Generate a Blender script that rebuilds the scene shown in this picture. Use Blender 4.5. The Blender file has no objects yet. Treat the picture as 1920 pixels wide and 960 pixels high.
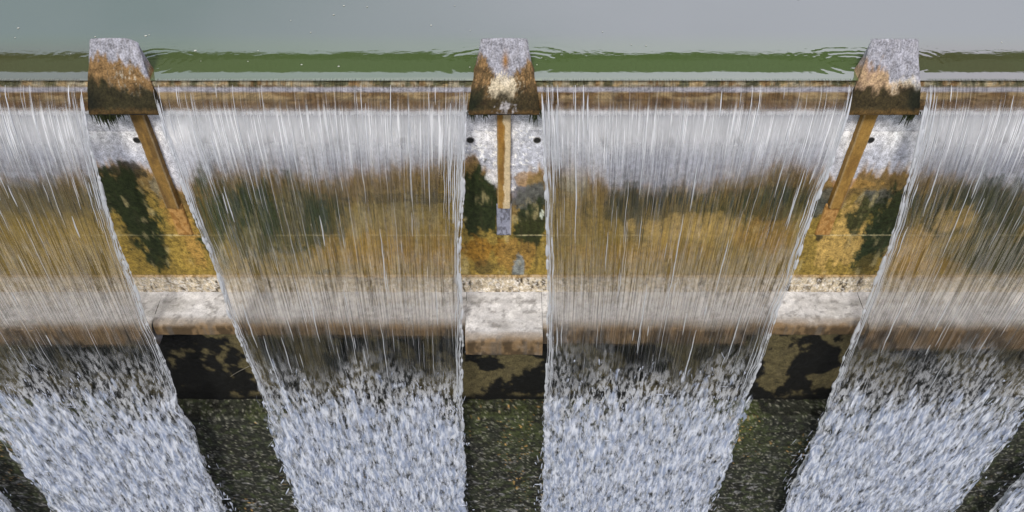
import bpy, math, random
import numpy as np
random.seed(7)
R = math.radians
sc = bpy.context.scene
COL = sc.collection

# ------------------------------------------------------------------ survey
F = 1600.0                       # focal length, photo pixels
CY, CZ = -9.28, 6.50             # camera position (crest line is the origin)
TH = math.atan(1600.0 / 1520.0)  # downward pitch
CX0 = 945.0                      # photo column of the middle pier
def ray(py):
    t = (480.0 - py) / F
    return math.cos(TH) + t * math.sin(TH), -math.sin(TH) + t * math.cos(TH)
def onw(px, py, Y=0.22):
    """point of the upright plane Y that was measured at px,py"""
    dy, dz = ray(py)
    d = (Y - CY) / dy
    return (px - CX0) * d / F, CZ + d * dz
def lin(c):
    return tuple(((v / 255.0) / 12.92 if v <= 10 else (((v / 255.0) + 0.055) / 1.055) ** 2.4) for v in c)

# ------------------------------------------------------------------ noise
_rng = np.random.RandomState(11)
_T = _rng.rand(256, 256)
def vn(x, y, seed=0):
    x = np.asarray(x, float) + seed * 17.31; y = np.asarray(y, float) + seed * 7.77
    xi = np.floor(x).astype(int); yi = np.floor(y).astype(int)
    fx = x - xi; fy = y - yi
    fx = fx * fx * (3 - 2 * fx); fy = fy * fy * (3 - 2 * fy)
    a = _T[xi % 256, yi % 256]; b = _T[(xi + 1) % 256, yi % 256]
    c = _T[xi % 256, (yi + 1) % 256]; d = _T[(xi + 1) % 256, (yi + 1) % 256]
    return (a * (1 - fx) + b * fx) * (1 - fy) + (c * (1 - fx) + d * fx) * fy
def fbm(x, y, seed=0, o=4):
    s = 0; a = 0.5; n = 0
    for i in range(o):
        s = s + a * vn(np.asarray(x) * 2 ** i, np.asarray(y) * 2 ** i, seed + i * 3); n += a; a *= 0.55
    return s / n
def sst(a, b, x):
    t = np.clip((x - a) / (b - a), 0, 1); return t * t * (3 - 2 * t)
def mixc(C, col, m):
    m = np.asarray(m)[..., None]
    return C * (1 - m) + np.array(col) * m

# ------------------------------------------------------------------ object helpers
def tag(o, label=None, cat=None, group=None, kind=None):
    if label: o['label'] = label
    if cat: o['category'] = cat
    if group: o['group'] = group
    if kind: o['kind'] = kind
    return o
def empty(name, loc=(0, 0, 0)):
    o = bpy.data.objects.new(name, None); o.location = loc; o.empty_display_size = 0.3
    COL.objects.link(o); return o
def build(name, V, Fc, mat, parent=None, smooth=True, color=None, uv=None):
    V = np.asarray(V, float)
    if parent is not None: V = V - np.array(parent.location)
    me = bpy.data.meshes.new(name)
    Fc = np.asarray(Fc)
    n = len(V); k = Fc.shape[1]; m = len(Fc)
    me.vertices.add(n); me.vertices.foreach_set('co', V.astype(np.float32).ravel())
    me.loops.add(m * k); me.loops.foreach_set('vertex_index', Fc.astype(np.int32).ravel())
    me.polygons.add(m); me.polygons.foreach_set('loop_start', np.arange(0, m * k, k, dtype=np.int32))
    me.update(calc_edges=True); me.validate()
    me.polygons.foreach_set('use_smooth', np.full(len(me.polygons), smooth))
    if color is not None:
        a = me.color_attributes.new('stain', 'FLOAT_COLOR', 'POINT')
        c = np.ones((n, 4), np.float32); c[:, :3] = np.clip(color, 0, 1); a.data.foreach_set('color', c.ravel())
    if uv is not None:
        u = me.uv_layers.new(name='flow')
        li = np.zeros(len(me.loops), np.int32); me.loops.foreach_get('vertex_index', li)
        u.data.foreach_set('uv', np.asarray(uv, np.float32)[li].ravel())
    me.materials.append(mat)
    me.update()
    o = bpy.data.objects.new(name, me); COL.objects.link(o)
    if parent is not None: o.parent = parent
    return o
def grid_faces(nr, nc, flip=False, off=0):
    r, c = np.meshgrid(np.arange(nr - 1), np.arange(nc - 1), indexing='ij')
    a = (r * nc + c).ravel() + off
    q = np.stack([a, a + 1, a + nc + 1, a + nc], 1)
    return q[:, ::-1] if flip else q
def boxes(lst):
    V = []; Fc = []
    for (x0, x1, y0, y1, z0, z1) in lst:
        o = len(V)
        V += [(x0, y0, z0), (x1, y0, z0), (x1, y1, z0), (x0, y1, z0), (x0, y0, z1), (x1, y0, z1), (x1, y1, z1), (x0, y1, z1)]
        Fc += [(o, o + 3, o + 2, o + 1), (o + 4, o + 5, o + 6, o + 7), (o, o + 1, o + 5, o + 4), (o + 1, o + 2, o + 6, o + 5), (o + 2, o + 3, o + 7, o + 6), (o + 3, o, o + 4, o + 7)]
    return V, Fc
def strip(x0, x1, prof, dx, mat, name, parent, paint, disp=0.0, dsc=6.0, seed=0, ends=True):
    """profile (list of y,z) swept along x, with relief and a painted stain colour"""
    P = []
    for (a, b) in zip(prof[:-1], prof[1:]):
        L = math.hypot(b[0] - a[0], b[1] - a[1]); n = max(1, int(L / dx))
        for i in range(n): P.append((a[0] + (b[0] - a[0]) * i / n, a[1] + (b[1] - a[1]) * i / n))
    P.append(prof[-1]); P = np.array(P)
    nx = max(2, int((x1 - x0) / dx) + 1); xs = np.linspace(x0, x1, nx)
    T = np.gradient(P, axis=0); T /= np.linalg.norm(T, axis=1)[:, None] + 1e-9
    N = np.stack([T[:, 1], -T[:, 0]], 1)
    S = np.concatenate([[0], np.cumsum(np.linalg.norm(np.diff(P, axis=0), axis=1))])
    X, SS = np.meshgrid(xs, S)
    Yg = np.repeat(P[:, 0][:, None], nx, 1); Zg = np.repeat(P[:, 1][:, None], nx, 1)
    C = paint(X, Yg, Zg, SS)
    d = disp * (fbm(X * dsc, SS * dsc, seed, 4) - 0.5) * 2
    Yg = Yg + N[:, 0][:, None] * d; Zg = Zg + N[:, 1][:, None] * d
    V = np.stack([X, Yg, Zg], -1).reshape(-1, 3)
    return build(name, V, grid_faces(len(P), nx), mat, parent, True, C.reshape(-1, 3))

# ------------------------------------------------------------------ materials
class NT:
    def __init__(s, nt): s.t = nt; nt.nodes.clear()
    def n(s, ty, **kw):
        nd = s.t.nodes.new(ty)
        for k, v in kw.items():
            if k.startswith('_'): setattr(nd, k[1:], v)
        return nd
    def l(s, a, b): s.t.links.new(a, b)
    def val(s, sock, v):
        if isinstance(v, bpy.types.NodeSocket): s.l(v, sock)
        elif v is not None: sock.default_value = v
    def math(s, op, a, b=None, c=None, clamp=False):
        nd = s.t.nodes.new('ShaderNodeMath'); nd.operation = op; nd.use_clamp = clamp
        s.val(nd.inputs[0], a); s.val(nd.inputs[1], b); s.val(nd.inputs[2], c); return nd.outputs[0]
    def vmath(s, op, a, b=None, sc=None):
        nd = s.t.nodes.new('ShaderNodeVectorMath'); nd.operation = op
        s.val(nd.inputs[0], a); s.val(nd.inputs[1], b)
        if sc is not None: s.val(nd.inputs['Scale'], sc)
        return nd.outputs[0]
    def ramp(s, x, a, b, o0=0.0, o1=1.0, smooth=True):
        nd = s.t.nodes.new('ShaderNodeMapRange'); nd.clamp = True
        nd.interpolation_type = 'SMOOTHSTEP' if smooth else 'LINEAR'
        s.val(nd.inputs[0], x); nd.inputs[1].default_value = a; nd.inputs[2].default_value = b
        nd.inputs[3].default_value = o0; nd.inputs[4].default_value = o1; return nd.outputs[0]
    def noise(s, vec, sc=(1, 1, 1), scale=1.0, det=2.0, rough=0.5, loc=(0, 0, 0), dist=0.0):
        m = s.t.nodes.new('ShaderNodeMapping'); m.inputs['Scale'].default_value = sc; m.inputs['Location'].default_value = loc
        s.l(vec, m.inputs['Vector'])
        nd = s.t.nodes.new('ShaderNodeTexNoise'); nd.inputs['Scale'].default_value = scale
        nd.inputs['Detail'].default_value = det; nd.inputs['Roughness'].default_value = rough; nd.inputs['Distortion'].default_value = dist
        s.l(m.outputs[0], nd.inputs['Vector']); return nd.outputs['Fac']
    def mixs(s, f, a, b):
        nd = s.t.nodes.new('ShaderNodeMixShader'); s.val(nd.inputs[0], f); s.l(a, nd.inputs[1]); s.l(b, nd.inputs[2]); return nd.outputs[0]
    def mixc(s, f, a, b, mode='MIX'):
        nd = s.t.nodes.new('ShaderNodeMix'); nd.data_type = 'RGBA'; nd.blend_type = mode
        s.val(nd.inputs[0], f); s.val(nd.inputs[6], a); s.val(nd.inputs[7], b); return nd.outputs[2]
    def out(s, sh):
        o = s.t.nodes.new('ShaderNodeOutputMaterial'); s.l(sh, o.inputs['Surface'])
def newmat(name):
    m = bpy.data.materials.new(name); m.use_nodes = True; return m, NT(m.node_tree)

def stained(name, rough=0.8, bump=0.4, scale=60.0, var=0.5, wet=0.0):
    m, g = newmat(name)
    co = g.n('ShaderNodeTexCoord').outputs['Object']
    at = g.n('ShaderNodeAttribute'); at.attribute_name = 'stain'
    n1 = g.noise(co, scale=scale, det=5, rough=0.65)
    n2 = g.noise(co, scale=scale * 0.22, det=4, rough=0.6, loc=(3, 1, 7))
    f = g.math('ADD', g.math('MULTIPLY', g.ramp(n1, 0.3, 0.7), var), g.math('MULTIPLY', g.ramp(n2, 0.3, 0.7), var * 0.7))
    f = g.math('ADD', f, 1.0 - var * 0.85)
    cc = g.n('ShaderNodeCombineColor')
    for i in range(3): g.l(f, cc.inputs[i])
    col = g.mixc(1.0, at.outputs['Color'], cc.outputs[0], 'MULTIPLY')
    b = g.n('ShaderNodeBump'); b.inputs['Strength'].default_value = bump; b.inputs['Distance'].default_value = 0.012
    g.l(g.math('ADD', n1, n2), b.inputs['Height'])
    p = g.n('ShaderNodeBsdfPrincipled'); g.l(col, p.inputs['Base Color']); p.inputs['Roughness'].default_value = rough
    g.l(b.outputs[0], p.inputs['Normal'])
    p.inputs['Specular IOR Level'].default_value = 0.5 if wet else 0.25
    g.out(p.outputs[0]); return m
M_wall = stained('weathered_concrete', 0.75, 0.7, 55, 0.75)
M_cap = stained('mossy_concrete', 0.85, 0.9, 45, 0.75)
M_rib = stained('ochre_stained_concrete', 0.8, 0.4, 60, 0.35)
M_ledge = stained('pale_concrete', 0.8, 0.4, 50, 0.35)
M_dark = stained('wet_dark_masonry', 0.85, 1.0, 40, 0.9, 0)
M_moss = stained('moss', 0.95, 0.8, 80, 0.6)

def plain(name, col, rough=0.8, var=0.4, scale=20):
    m, g = newmat(name)
    co = g.n('ShaderNodeTexCoord').outputs['Object']
    n = g.noise(co, scale=scale, det=4)
    c = g.mixc(g.ramp(n, 0.3, 0.7), tuple(v * (1 - var) for v in col) + (1,), tuple(v * (1 + var * 0.4) for v in col) + (1,))
    p = g.n('ShaderNodeBsdfPrincipled'); g.l(c, p.inputs['Base Color']); p.inputs['Roughness'].default_value = rough
    g.out(p.outputs[0]); return m
M_hole = plain('hole_shade', (0.012, 0.012, 0.010))
M_rim = plain('hole_rim', (0.25, 0.24, 0.24))
M_beam = plain('added_dark_beam', (0.035, 0.05, 0.03), 0.9)
M_stick = plain('bleached_wood', (0.22, 0.2, 0.16))

# upstream water
def water_mat():
    m, g = newmat('reservoir_water')
    co = g.n('ShaderNodeTexCoord').outputs['Object']
    sx = g.n('ShaderNodeSeparateXYZ'); g.l(co, sx.inputs[0])
    green = (0.094, 0.142, 0.045, 1); brown = (0.085, 0.088, 0.036, 1)
    f = g.math('ADD', g.ramp(sx.outputs[0], 4.95, 5.4), g.ramp(sx.outputs[0], -4.9, -5.4))
    n = g.noise(co, scale=0.5, det=2)
    f2 = g.ramp(sx.outputs[0], -2.0, -4.9, 0.0, 0.3)
    body = g.mixc(g.math('MULTIPLY', g.math('ADD', f, f2, clamp=True), g.ramp(sx.outputs[1], 1.3, 0.5)), green, brown)
    body = g.mixc(g.ramp(n, 0.35, 0.7, 0, 0.3), body, (0.10, 0.135, 0.06, 1))
    body = g.mixc(g.ramp(sx.outputs[1], 0.7, 1.2), body, (0.085, 0.118, 0.075, 1))
    # tiny ripples, a little stronger by the crest
    w = g.noise(co, sc=(1.0, 2.2, 1), scale=9, det=3, rough=0.5)
    w2 = g.noise(co, sc=(1.0, 1.6, 1), scale=40, det=1, loc=(4, 4, 0))
    h = g.math('ADD', w, g.math('MULTIPLY', w2, 0.12))
    b = g.n('ShaderNodeBump'); b.inputs['Strength'].default_value = 0.08; b.inputs['Distance'].default_value = 0.004
    g.l(h, b.inputs['Height'])
    d = g.n('ShaderNodeBsdfDiffuse'); g.l(body, d.inputs[0])
    gl = g.n('ShaderNodeBsdfGlossy'); gl.inputs['Roughness'].default_value = 0.02; gl.inputs[0].default_value = (1, 1, 1, 1)
    g.l(b.outputs[0], gl.inputs['Normal'])
    g.out(g.mixs(0.40, d.outputs[0], gl.outputs[0])); return m
M_water = water_mat()

def pool_mat():
    m, g = newmat('pool_water')
    co = g.n('ShaderNodeTexCoord').outputs['Object']
    n = g.noise(co, scale=1.3, det=6, rough=0.7)
    c = g.mixc(g.ramp(n, 0.5, 0.7), (0.03, 0.05, 0.035, 1), (0.5, 0.55, 0.6, 1))
    p = g.n('ShaderNodeBsdfPrincipled'); g.l(c, p.inputs['Base Color']); p.inputs['Roughness'].default_value = 0.2
    b = g.n('ShaderNodeBump'); b.inputs['Distance'].default_value = 0.1; g.l(n, b.inputs['Height']); g.l(b.outputs[0], p.inputs['Normal'])
    g.out(p.outputs[0]); return m
M_pool = pool_mat()

# falling sheet: a thin skin of water, wavy lengthwise threads, torn to white lower down
def sheet_mat():
    m, g = newmat('falling_water_sheet')
    uv = g.n('ShaderNodeUVMap'); uv.uv_map = 'flow'; uv = uv.outputs[0]
    s = g.n('ShaderNodeSeparateXYZ'); g.l(uv, s.inputs[0]); v = s.outputs[1]
    n1 = g.noise(uv, sc=(26, 0.55, 1), det=3, rough=0.6)
    n2 = g.noise(uv, sc=(70, 1.3, 1), det=2, rough=0.6, loc=(5, 2, 0))
    n3 = g.noise(uv, sc=(11, 0.45, 1), det=2, loc=(9, 1, 0))
    nu = g.noise(uv, sc=(30, 0.6, 1), det=1, loc=(1, 7, 0))
    nv = g.noise(uv, sc=(24, 0.7, 1), det=1.5, rough=0.5, loc=(2, 3, 0))
    ns = g.noise(uv, sc=(34, 0.45, 1), det=2, rough=0.6, loc=(6, 13, 0))
    geo = g.n('ShaderNodeNewGeometry')
    depth = g.ramp(v, 0.2, 1.3, 0.02, 1.0)
    a = g.math('MULTIPLY', g.math('SUBTRACT', nu, 0.5), g.math('MULTIPLY', depth, 0.7))
    b = g.math('MULTIPLY', g.math('SUBTRACT', nv, 0.5), g.math('MULTIPLY', depth, 1.6))
    cx = g.n('ShaderNodeCombineXYZ'); g.l(a, cx.inputs[0]); g.l(b, cx.inputs[2])
    nrm = g.vmath('NORMALIZE', g.vmath('ADD', geo.outputs['Normal'], cx.outputs[0]))
    rf = g.n('ShaderNodeBsdfRefraction'); rf.inputs['IOR'].default_value = 1.25; rf.inputs['Roughness'].default_value = 0.0
    sh_ = g.ramp(ns, 0.46, 0.62, 1.0, 0.62); cs_ = g.n('ShaderNodeCombineColor')  # dark refraction streaks put into the water tint
    for i in range(3): g.l(sh_, cs_.inputs[i])
    g.l(cs_.outputs[0], rf.inputs[0]); g.l(nrm, rf.inputs['Normal'])
    tr = g.n('ShaderNodeBsdfTransparent')
    base = g.mixs(0.56, rf.outputs[0], tr.outputs[0])
    gl = g.n('ShaderNodeBsdfGlossy'); gl.inputs['Roughness'].default_value = 0.3; g.l(nrm, gl.inputs['Normal'])
    base = g.mixs(g.math('MULTIPLY', g.ramp(n3, 0.35, 0.7, 0.01, 0.05), g.ramp(v, 0.3, 0.8)), base, gl.outputs[0])
    # white threads
    df = g.n('ShaderNodeBsdfDiffuse'); df.inputs[0].default_value = (0.90, 0.91, 0.93, 1)
    tl = g.n('ShaderNodeBsdfTranslucent'); tl.inputs[0].default_value = (0.88, 0.90, 0.94, 1)
    white = g.mixs(0.35, df.outputs[0], tl.outputs[0])
    th = g.math('ADD', g.math('MULTIPLY', n1, 0.6), g.math('MULTIPLY', n2, 0.4))
    thr = g.ramp(th, 0.52, 0.62)
    al = g.math('MULTIPLY', thr, g.math('SUBTRACT', g.ramp(v, 0.4, 0.8, 0.05, 0.78), g.ramp(v, 0.9, 1.8, 0.0, 0.66)))
    al = g.math('ADD', al, g.math('SUBTRACT', g.ramp(v, 0.5, 0.75, 0.0, 0.34), g.ramp(v, 0.85, 1.5, 0.0, 0.34)), clamp=True)
    al = g.math('MULTIPLY', al, g.math('SUBTRACT', 1.0, g.math('MULTIPLY', geo.outputs['Backfacing'], 0.85)))
    # break-up
    wob = g.noise(uv, sc=(1.1, 0.5, 1), det=3, loc=(3, 3, 0))
    vb = g.math('ADD', v, g.math('MULTIPLY', g.math('SUBTRACT', wob, 0.5), 3.2))
    fo = g.ramp(vb, 4.9, 7.2)
    cl = g.noise(uv, sc=(11, 4, 1), det=4, rough=0.65, dist=0.3)
    fm = g.math('MULTIPLY', g.ramp(cl, 0.42, 0.60), fo)
    al2 = g.math('MAXIMUM', al, g.math('MULTIPLY', fm, 0.55))
    # holes open in the sheet as it tears
    hole = g.math('MULTIPLY', g.ramp(fo, 0.2, 0.9), 0.9)
    base = g.mixs(hole, base, tr.outputs[0])
    back = g.math('SUBTRACT', 1.0, geo.outputs['Backfacing'])
    g.out(g.mixs(al2, base, white)); return m
M_sheet = sheet_mat()
def veil_mat():
    m, g = newmat('torn_white_veil')
    uv = g.n('ShaderNodeUVMap'); uv.uv_map = 'flow'; uv = uv.outputs[0]
    s = g.n('ShaderNodeSeparateXYZ'); g.l(uv, s.inputs[0]); v = s.outputs[1]
    wob = g.noise(uv, sc=(1.1, 0.5, 1), det=3, loc=(3, 3, 0)); wob2 = g.noise(uv, sc=(3.2, 0.5, 1), det=3, loc=(1, 3, 0))
    vb = g.math('ADD', v, g.math('MULTIPLY', g.math('SUBTRACT', wob, 0.5), 3.2))
    vb = g.math('ADD', vb, g.math('MULTIPLY', g.math('SUBTRACT', wob2, 0.5), 4.5))
    fo = g.ramp(vb, 5.15, 7.2)
    c1 = g.noise(uv, sc=(11, 3.4, 1), det=2, rough=0.6, loc=(8, 5, 0), dist=0.5)
    c2 = g.noise(uv, sc=(42, 6, 1), det=2, rough=0.6, loc=(2, 5, 0))
    c3 = g.noise(uv, sc=(3.6, 2.0, 1), det=2, rough=0.6, loc=(2, 9, 0))
    c = g.math('ADD', g.math('ADD', g.math('MULTIPLY', c1, 0.44), g.math('MULTIPLY', c2, 0.08)), g.math('MULTIPLY', c3, 0.48))
    thr = g.math('SUBTRACT', c, g.math('MULTIPLY', g.math('SUBTRACT', 1.0, fo), 0.25))
    al = g.math('MULTIPLY', g.ramp(thr, 0.42, 0.58), 0.88)
    c4 = g.noise(uv, sc=(11, 2.6, 1), det=2, rough=0.6, loc=(4, 15, 0), dist=0.4)
    fc = g.mixc(g.ramp(c4, 0.36, 0.62), (0.38, 0.44, 0.58, 1), (0.89, 0.92, 0.99, 1))  # foam density and shading between clumps put into the colour
    df = g.n('ShaderNodeBsdfDiffuse'); g.l(fc, df.inputs[0])
    tl = g.n('ShaderNodeBsdfTranslucent'); g.l(fc, tl.inputs[0])
    tr = g.n('ShaderNodeBsdfTransparent')
    g.out(g.mixs(al, tr.outputs[0], g.mixs(0.35, df.outputs[0], tl.outputs[0]))); return m
M_veil = veil_mat()

def skin_mat():   # inner side of the sheet: smooth clear water
    m, g = newmat('falling_water_inner_skin')
    uv = g.n('ShaderNodeUVMap'); uv.uv_map = 'flow'; uv = uv.outputs[0]
    return m
def white_mat(name, trn, gloss=0.12, col=(0.82, 0.86, 0.95, 1), tmix=0.35):
    m, g = newmat(name)
    df = g.n('ShaderNodeBsdfDiffuse'); df.inputs[0].default_value = col
    tl = g.n('ShaderNodeBsdfTranslucent'); tl.inputs[0].default_value = col
    gl = g.n('ShaderNodeBsdfGlossy'); gl.inputs['Roughness'].default_value = 0.25
    tr = g.n('ShaderNodeBsdfTransparent')
    sh = g.mixs(tmix, df.outputs[0], tl.outputs[0]); sh = g.mixs(gloss, sh, gl.outputs[0])
    g.out(g.mixs(trn, sh, tr.outputs[0])); return m
M_strand = white_mat('water_threads', 0.15, 0.25, (0.9, 0.92, 0.96, 1))
M_edge = white_mat('water_rim', 0.25, 0.25, (0.9, 0.92, 0.96, 1))
M_foam = white_mat('white_water', 0.45, 0.08, (0.82, 0.87, 1.0, 1), 0.3)

# ------------------------------------------------------------------ camera
cam = bpy.data.cameras.new('camera'); co = bpy.data.objects.new('camera', cam); COL.objects.link(co)
co.location = (0, CY, CZ); co.rotation_euler = (math.pi / 2 - TH, 0, 0)
cam.sensor_width = 36; cam.lens = 36 * F / 1920; cam.clip_end = 3000; cam.shift_x = (960 - CX0) / 1920
sc.camera = co

# ------------------------------------------------------------------ light
SUN_EL, SUN_AZ = 48, 192          # degrees; azimuth from +Y clockwise
w = bpy.data.worlds.new('World'); sc.world = w; w.use_nodes = True
g = NT(w.node_tree)
sky = g.n('ShaderNodeTexSky'); sky.sky_type = 'NISHITA'; sky.sun_disc = False
sky.sun_elevation = R(SUN_EL); sky.sun_rotation = R(SUN_AZ); sky.dust_density = 2.0
tc = g.n('ShaderNodeTexCoord').outputs['Generated']
sep = g.n('ShaderNodeSeparateXYZ'); g.l(tc, sep.inputs[0])
cn = g.noise(tc, sc=(1.6, 1.6, 3.0), scale=1.1, det=5, rough=0.5, loc=(0.4, 0.2, 0.9))
cm = g.math('ADD', g.ramp(cn, 0.35, 0.65, 0, 0.25), g.ramp(sep.outputs[0], -0.45, 0.4, 0.0, 1.0), clamp=True)
cloud = g.mixc(cm, (2.1, 2.6, 2.9, 1), (6.5, 6.2, 7.4, 1))
cloud = g.mixc(g.ramp(sep.outputs[2], 0.66, 0.85), cloud, (6.4, 6.3, 6.3, 1))
mx = g.mixc(0.8, sky.outputs[0], cloud)
bg = g.n('ShaderNodeBackground'); g.l(mx, bg.inputs[0]); bg.inputs[1].default_value = 0.145
o = g.n('ShaderNodeOutputWorld'); g.l(bg.outputs[0], o.inputs[0])
sl = bpy.data.lights.new('sun', 'SUN'); sl.energy = 2.9; sl.angle = R(12); sl.color = (1, 0.96, 0.9)
so = bpy.data.objects.new('sun', sl); COL.objects.link(so)
so.rotation_euler = (R(90 - SUN_EL), 0, R(-SUN_AZ + 180)); so.location = (0, -20, 40)
sc.view_settings.view_transform = 'Standard'; sc.view_settings.look = 'None'; sc.view_settings.exposure = 0
sc.cycles.caustics_refractive = True; sc.cycles.caustics_reflective = False
sc.cycles.max_bounces = 14; sc.cycles.transparent_max_bounces = 24; sc.cycles.transmission_bounces = 10
sc.cycles.diffuse_bounces = 3; sc.cycles.use_denoising = True; sc.cycles.sample_clamp_indirect = 4

# ------------------------------------------------------------------ reservoir surface
def dense_axis(lo, hi, step, far, grow=1.25, both=True):
    a = list(np.arange(lo, hi, step)); s = step; x = a[-1]
    up = []
    while x < far: s *= grow; x += s; up.append(x)
    dn = []
    if both:
        x = a[0]; s = step
        while x > -far: s *= grow; x -= s; dn.append(x)
    return np.array(dn[::-1] + a + up)
PIER = [-10.0, -5.0, 0.0, 5.0, 10.0]
xs = dense_axis(-8.2, 8.2, 0.018, 500); ys = dense_axis(0.0, 2.6, 0.016, 900, both=False)
X, Y = np.meshgrid(xs, ys)
Z = np.full_like(X, 0.05)
near = np.exp(-np.maximum(Y, 0) / 0.06)
Z = Z - 0.012 * near
for px, amp in ((-5, 0.5), (0, 1.0), (5, 1.0)):
    for sgn in (-1, 1):
        cx, cy = px + sgn * 0.36, 0.42
        r = np.hypot((X - cx) * 0.75, Y - cy)
        am = amp * np.exp(-(r / (0.42 if sgn * px >= 0 else 0.62)) ** 2) * sst(0.0, 0.12, r)
        ph = r * 58 + 16 * fbm(X * 2.5, Y * 2.5, 5)
        Z += 0.00045 * am * (0.1 + 1.5 * sst(.4, .6, fbm(X * 4, Y * 9, 6))) * np.sin(ph) * (0.4 + fbm(X * 5, Y * 5, 9))
Z += 0.0012 * (fbm(X * 1.3, Y * 3.5, 21) - 0.5) * sst(3, 0.3, Y)
water = build('reservoir_water', np.stack([X, Y, Z], -1).reshape(-1, 3), grid_faces(len(ys), len(xs)), M_water)
tag(water, kind='structure')

# river bed and plunge pool
V, Fc = boxes([(-600, 600, -600, 1.5, -14.2, -14.0)])
pool = build('river_pool', V, Fc, M_pool, None, False); tag(pool, kind='structure')

# ------------------------------------------------------------------ weir wall
weir = empty('weir_wall', (0, 0.22, -14))
tag(weir, 'broad stained concrete weir wall behind the falling water, with projecting pale ledge', 'dam')
XW = 13.0

GREY = lin((172, 174, 182)); PALE = lin((222, 220, 218)); LAV = lin((172, 173, 181))
BRN = lin((122, 96, 62)); MUS = lin((154, 124, 62)); TAN = lin((190, 155, 98)); OLV = lin((56, 60, 36)); DGR = lin((40, 46, 24))
DRK = lin((52, 46, 34)); SLT = lin((88, 86, 86))
_bx = np.array([0, 100, 200, 255, 320, 400, 500, 600, 700, 800, 862, 900, 935, 965, 990, 1015, 1060, 1150, 1250, 1350, 1450, 1540, 1570, 1610, 1680, 1750, 1800, 1920])
_by = np.array([338, 340, 312, 305, 352, 322, 318, 338, 322, 302, 292, 318, 352, 352, 330, 312, 322, 342, 352, 338, 312, 318, 352, 330, 318, 322, 335, 362])
_P = [onw(a, b) for a, b in zip(_bx, _by)]
_px = np.array([p[0] for p in _P]); _pz = np.array([p[1] for p in _P])
_o = np.argsort(_px); _px, _pz = _px[_o], _pz[_o]
def paint_wall(X, Y, Z, S):
    C = np.zeros(X.shape + (3,)) + np.array(LAV)
    big = fbm(X * 0.9, Z * 1.2, 3); f1 = fbm(X * 6, Z * 2.2, 4, 5); f2 = fbm(X * 22, Z * 14, 6, 4); f3 = fbm(X * 5, Z * 0.7, 8, 5)
    C = mixc(C, PALE, sst(-1.5, -0.9, Z + 0.5 * (f3 - 0.5)) * 0.9)
    zl = onw(0, 245)[1]
    C = mixc(C, GREY, (Z > zl) * 0.5)
    C = mixc(C, lin((130, 130, 140)), sst(0.012, 0.0, np.abs(Z - zl)) * 0.6)
    C = mixc(C, PALE, sst(0.55, 0.75, f3) * 0.3)
    C = mixc(C, lin((135, 140, 155)), sst(0.55, 0.8, big) * 0.5 * (Z < zl))
    # pale lichen spots, thick round the middle pier
    dens = 0.30 * np.exp(-((X + 0.25) / 0.55) ** 2) + 0.12 * np.exp(-((X - 0.4) / 0.5) ** 2) + 0.06 * np.exp(-((np.abs(X) - 5) / 0.6) ** 2)
    sp = vn(X * 26, Z * 26, 31) * 0.65 + vn(X * 60, Z * 60, 33) * 0.35
    C = mixc(C, lin((228, 226, 222)), sst(0.0, 0.05, sp - (0.93 - dens * 1.15)) * (Z < -0.95) * 0.9)
    # the dark growth below an uneven line
    b = np.interp(X, _px, _pz); b = b + 0.30 * (f1 - 0.5) + 0.16 * (f2 - 0.5) + 0.45 * (fbm(X * 14, Z * .4, 9, 4) - 0.5)
    d = b - Z
    C = mixc(C, lin((150, 130, 108)), sst(-0.16, 0.06, d) * 0.75)
    C = mixc(C, BRN, sst(0.0, 0.08, d))
    low = lin((144, 117, 60))
    C = mixc(C, low, sst(0.35, 0.8, d) * 0.95)
    def blob(px, py, rx, ry, col, st=1.0, soft=0.16, wn=0.85):
        nonlocal C
        x0, z0 = onw(px, py); x1, _ = onw(px + rx, py); _, z1 = onw(px, py + ry)
        rr = np.sqrt(((X - x0) / (x1 - x0)) ** 2 + ((Z - z0) / (z0 - z1)) ** 2)
        rr = rr + wn * (f1 - 0.5) * 1.6 + 0.7 * (f2 - 0.5) + 0.9 * (f3 - 0.5)
        C = mixc(C, col, sst(1 + soft, 1 - soft, rr) * st)
    # left sheet
    blob(90, 372, 130, 34, lin((92, 84, 70)), .9); blob(60, 455, 140, 40, MUS, .7); blob(160, 430, 40, 25, TAN, .4)
    # left pier bay
    blob(236, 322, 46, 18, DRK, .9); blob(238, 368, 38, 54, DGR, 1); blob(268, 420, 40, 66, DGR, 1); blob(296, 470, 20, 32, DGR, .9)
    blob(300, 350, 20, 22, lin((130, 118, 105)), .7); blob(222, 480, 18, 40, MUS, .9)
    blob(345, 430, 26, 60, lin((172, 130, 72)), .9); blob(335, 470, 22, 40, MUS, .7); blob(375, 410, 14, 22, lin((120, 105, 85)), .7)
    # second sheet
    blob(480, 420, 105, 80, lin((46, 56, 30)), .97); blob(600, 430, 60, 82, lin((42, 54, 32)), .95)
    blob(545, 400, 26, 50, lin((128, 110, 80)), .5)
    blob(680, 352, 110, 14, lin((128, 104, 78)), .7); blob(760, 372, 120, 12, lin((48, 44, 30)), .9)
    blob(740, 410, 100, 26, lin((142, 122, 90)), .8); blob(690, 470, 90, 34, lin((172, 132, 70)), .85); blob(810, 470, 60, 34, lin((150, 112, 56)), .8)
    blob(545, 492, 80, 16, MUS, .8)
    # middle bay
    blob(884, 322, 16, 30, BRN, .9); blob(898, 390, 42, 66, DGR, 1, .2); blob(925, 330, 14, 14, lin((205, 203, 203)), .8)
    blob(995, 372, 30, 32, lin((92, 90, 94)), .95); blob(998, 428, 30, 52, DGR, .95); blob(985, 335, 26, 12, lin((150, 120, 82)), .8)
    blob(900, 470, 40, 26, lin((140, 98, 38)), .9); blob(975, 480, 40, 26, lin((150, 112, 60)), .8); blob(1016, 402, 3, 8, PALE, .8)
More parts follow.
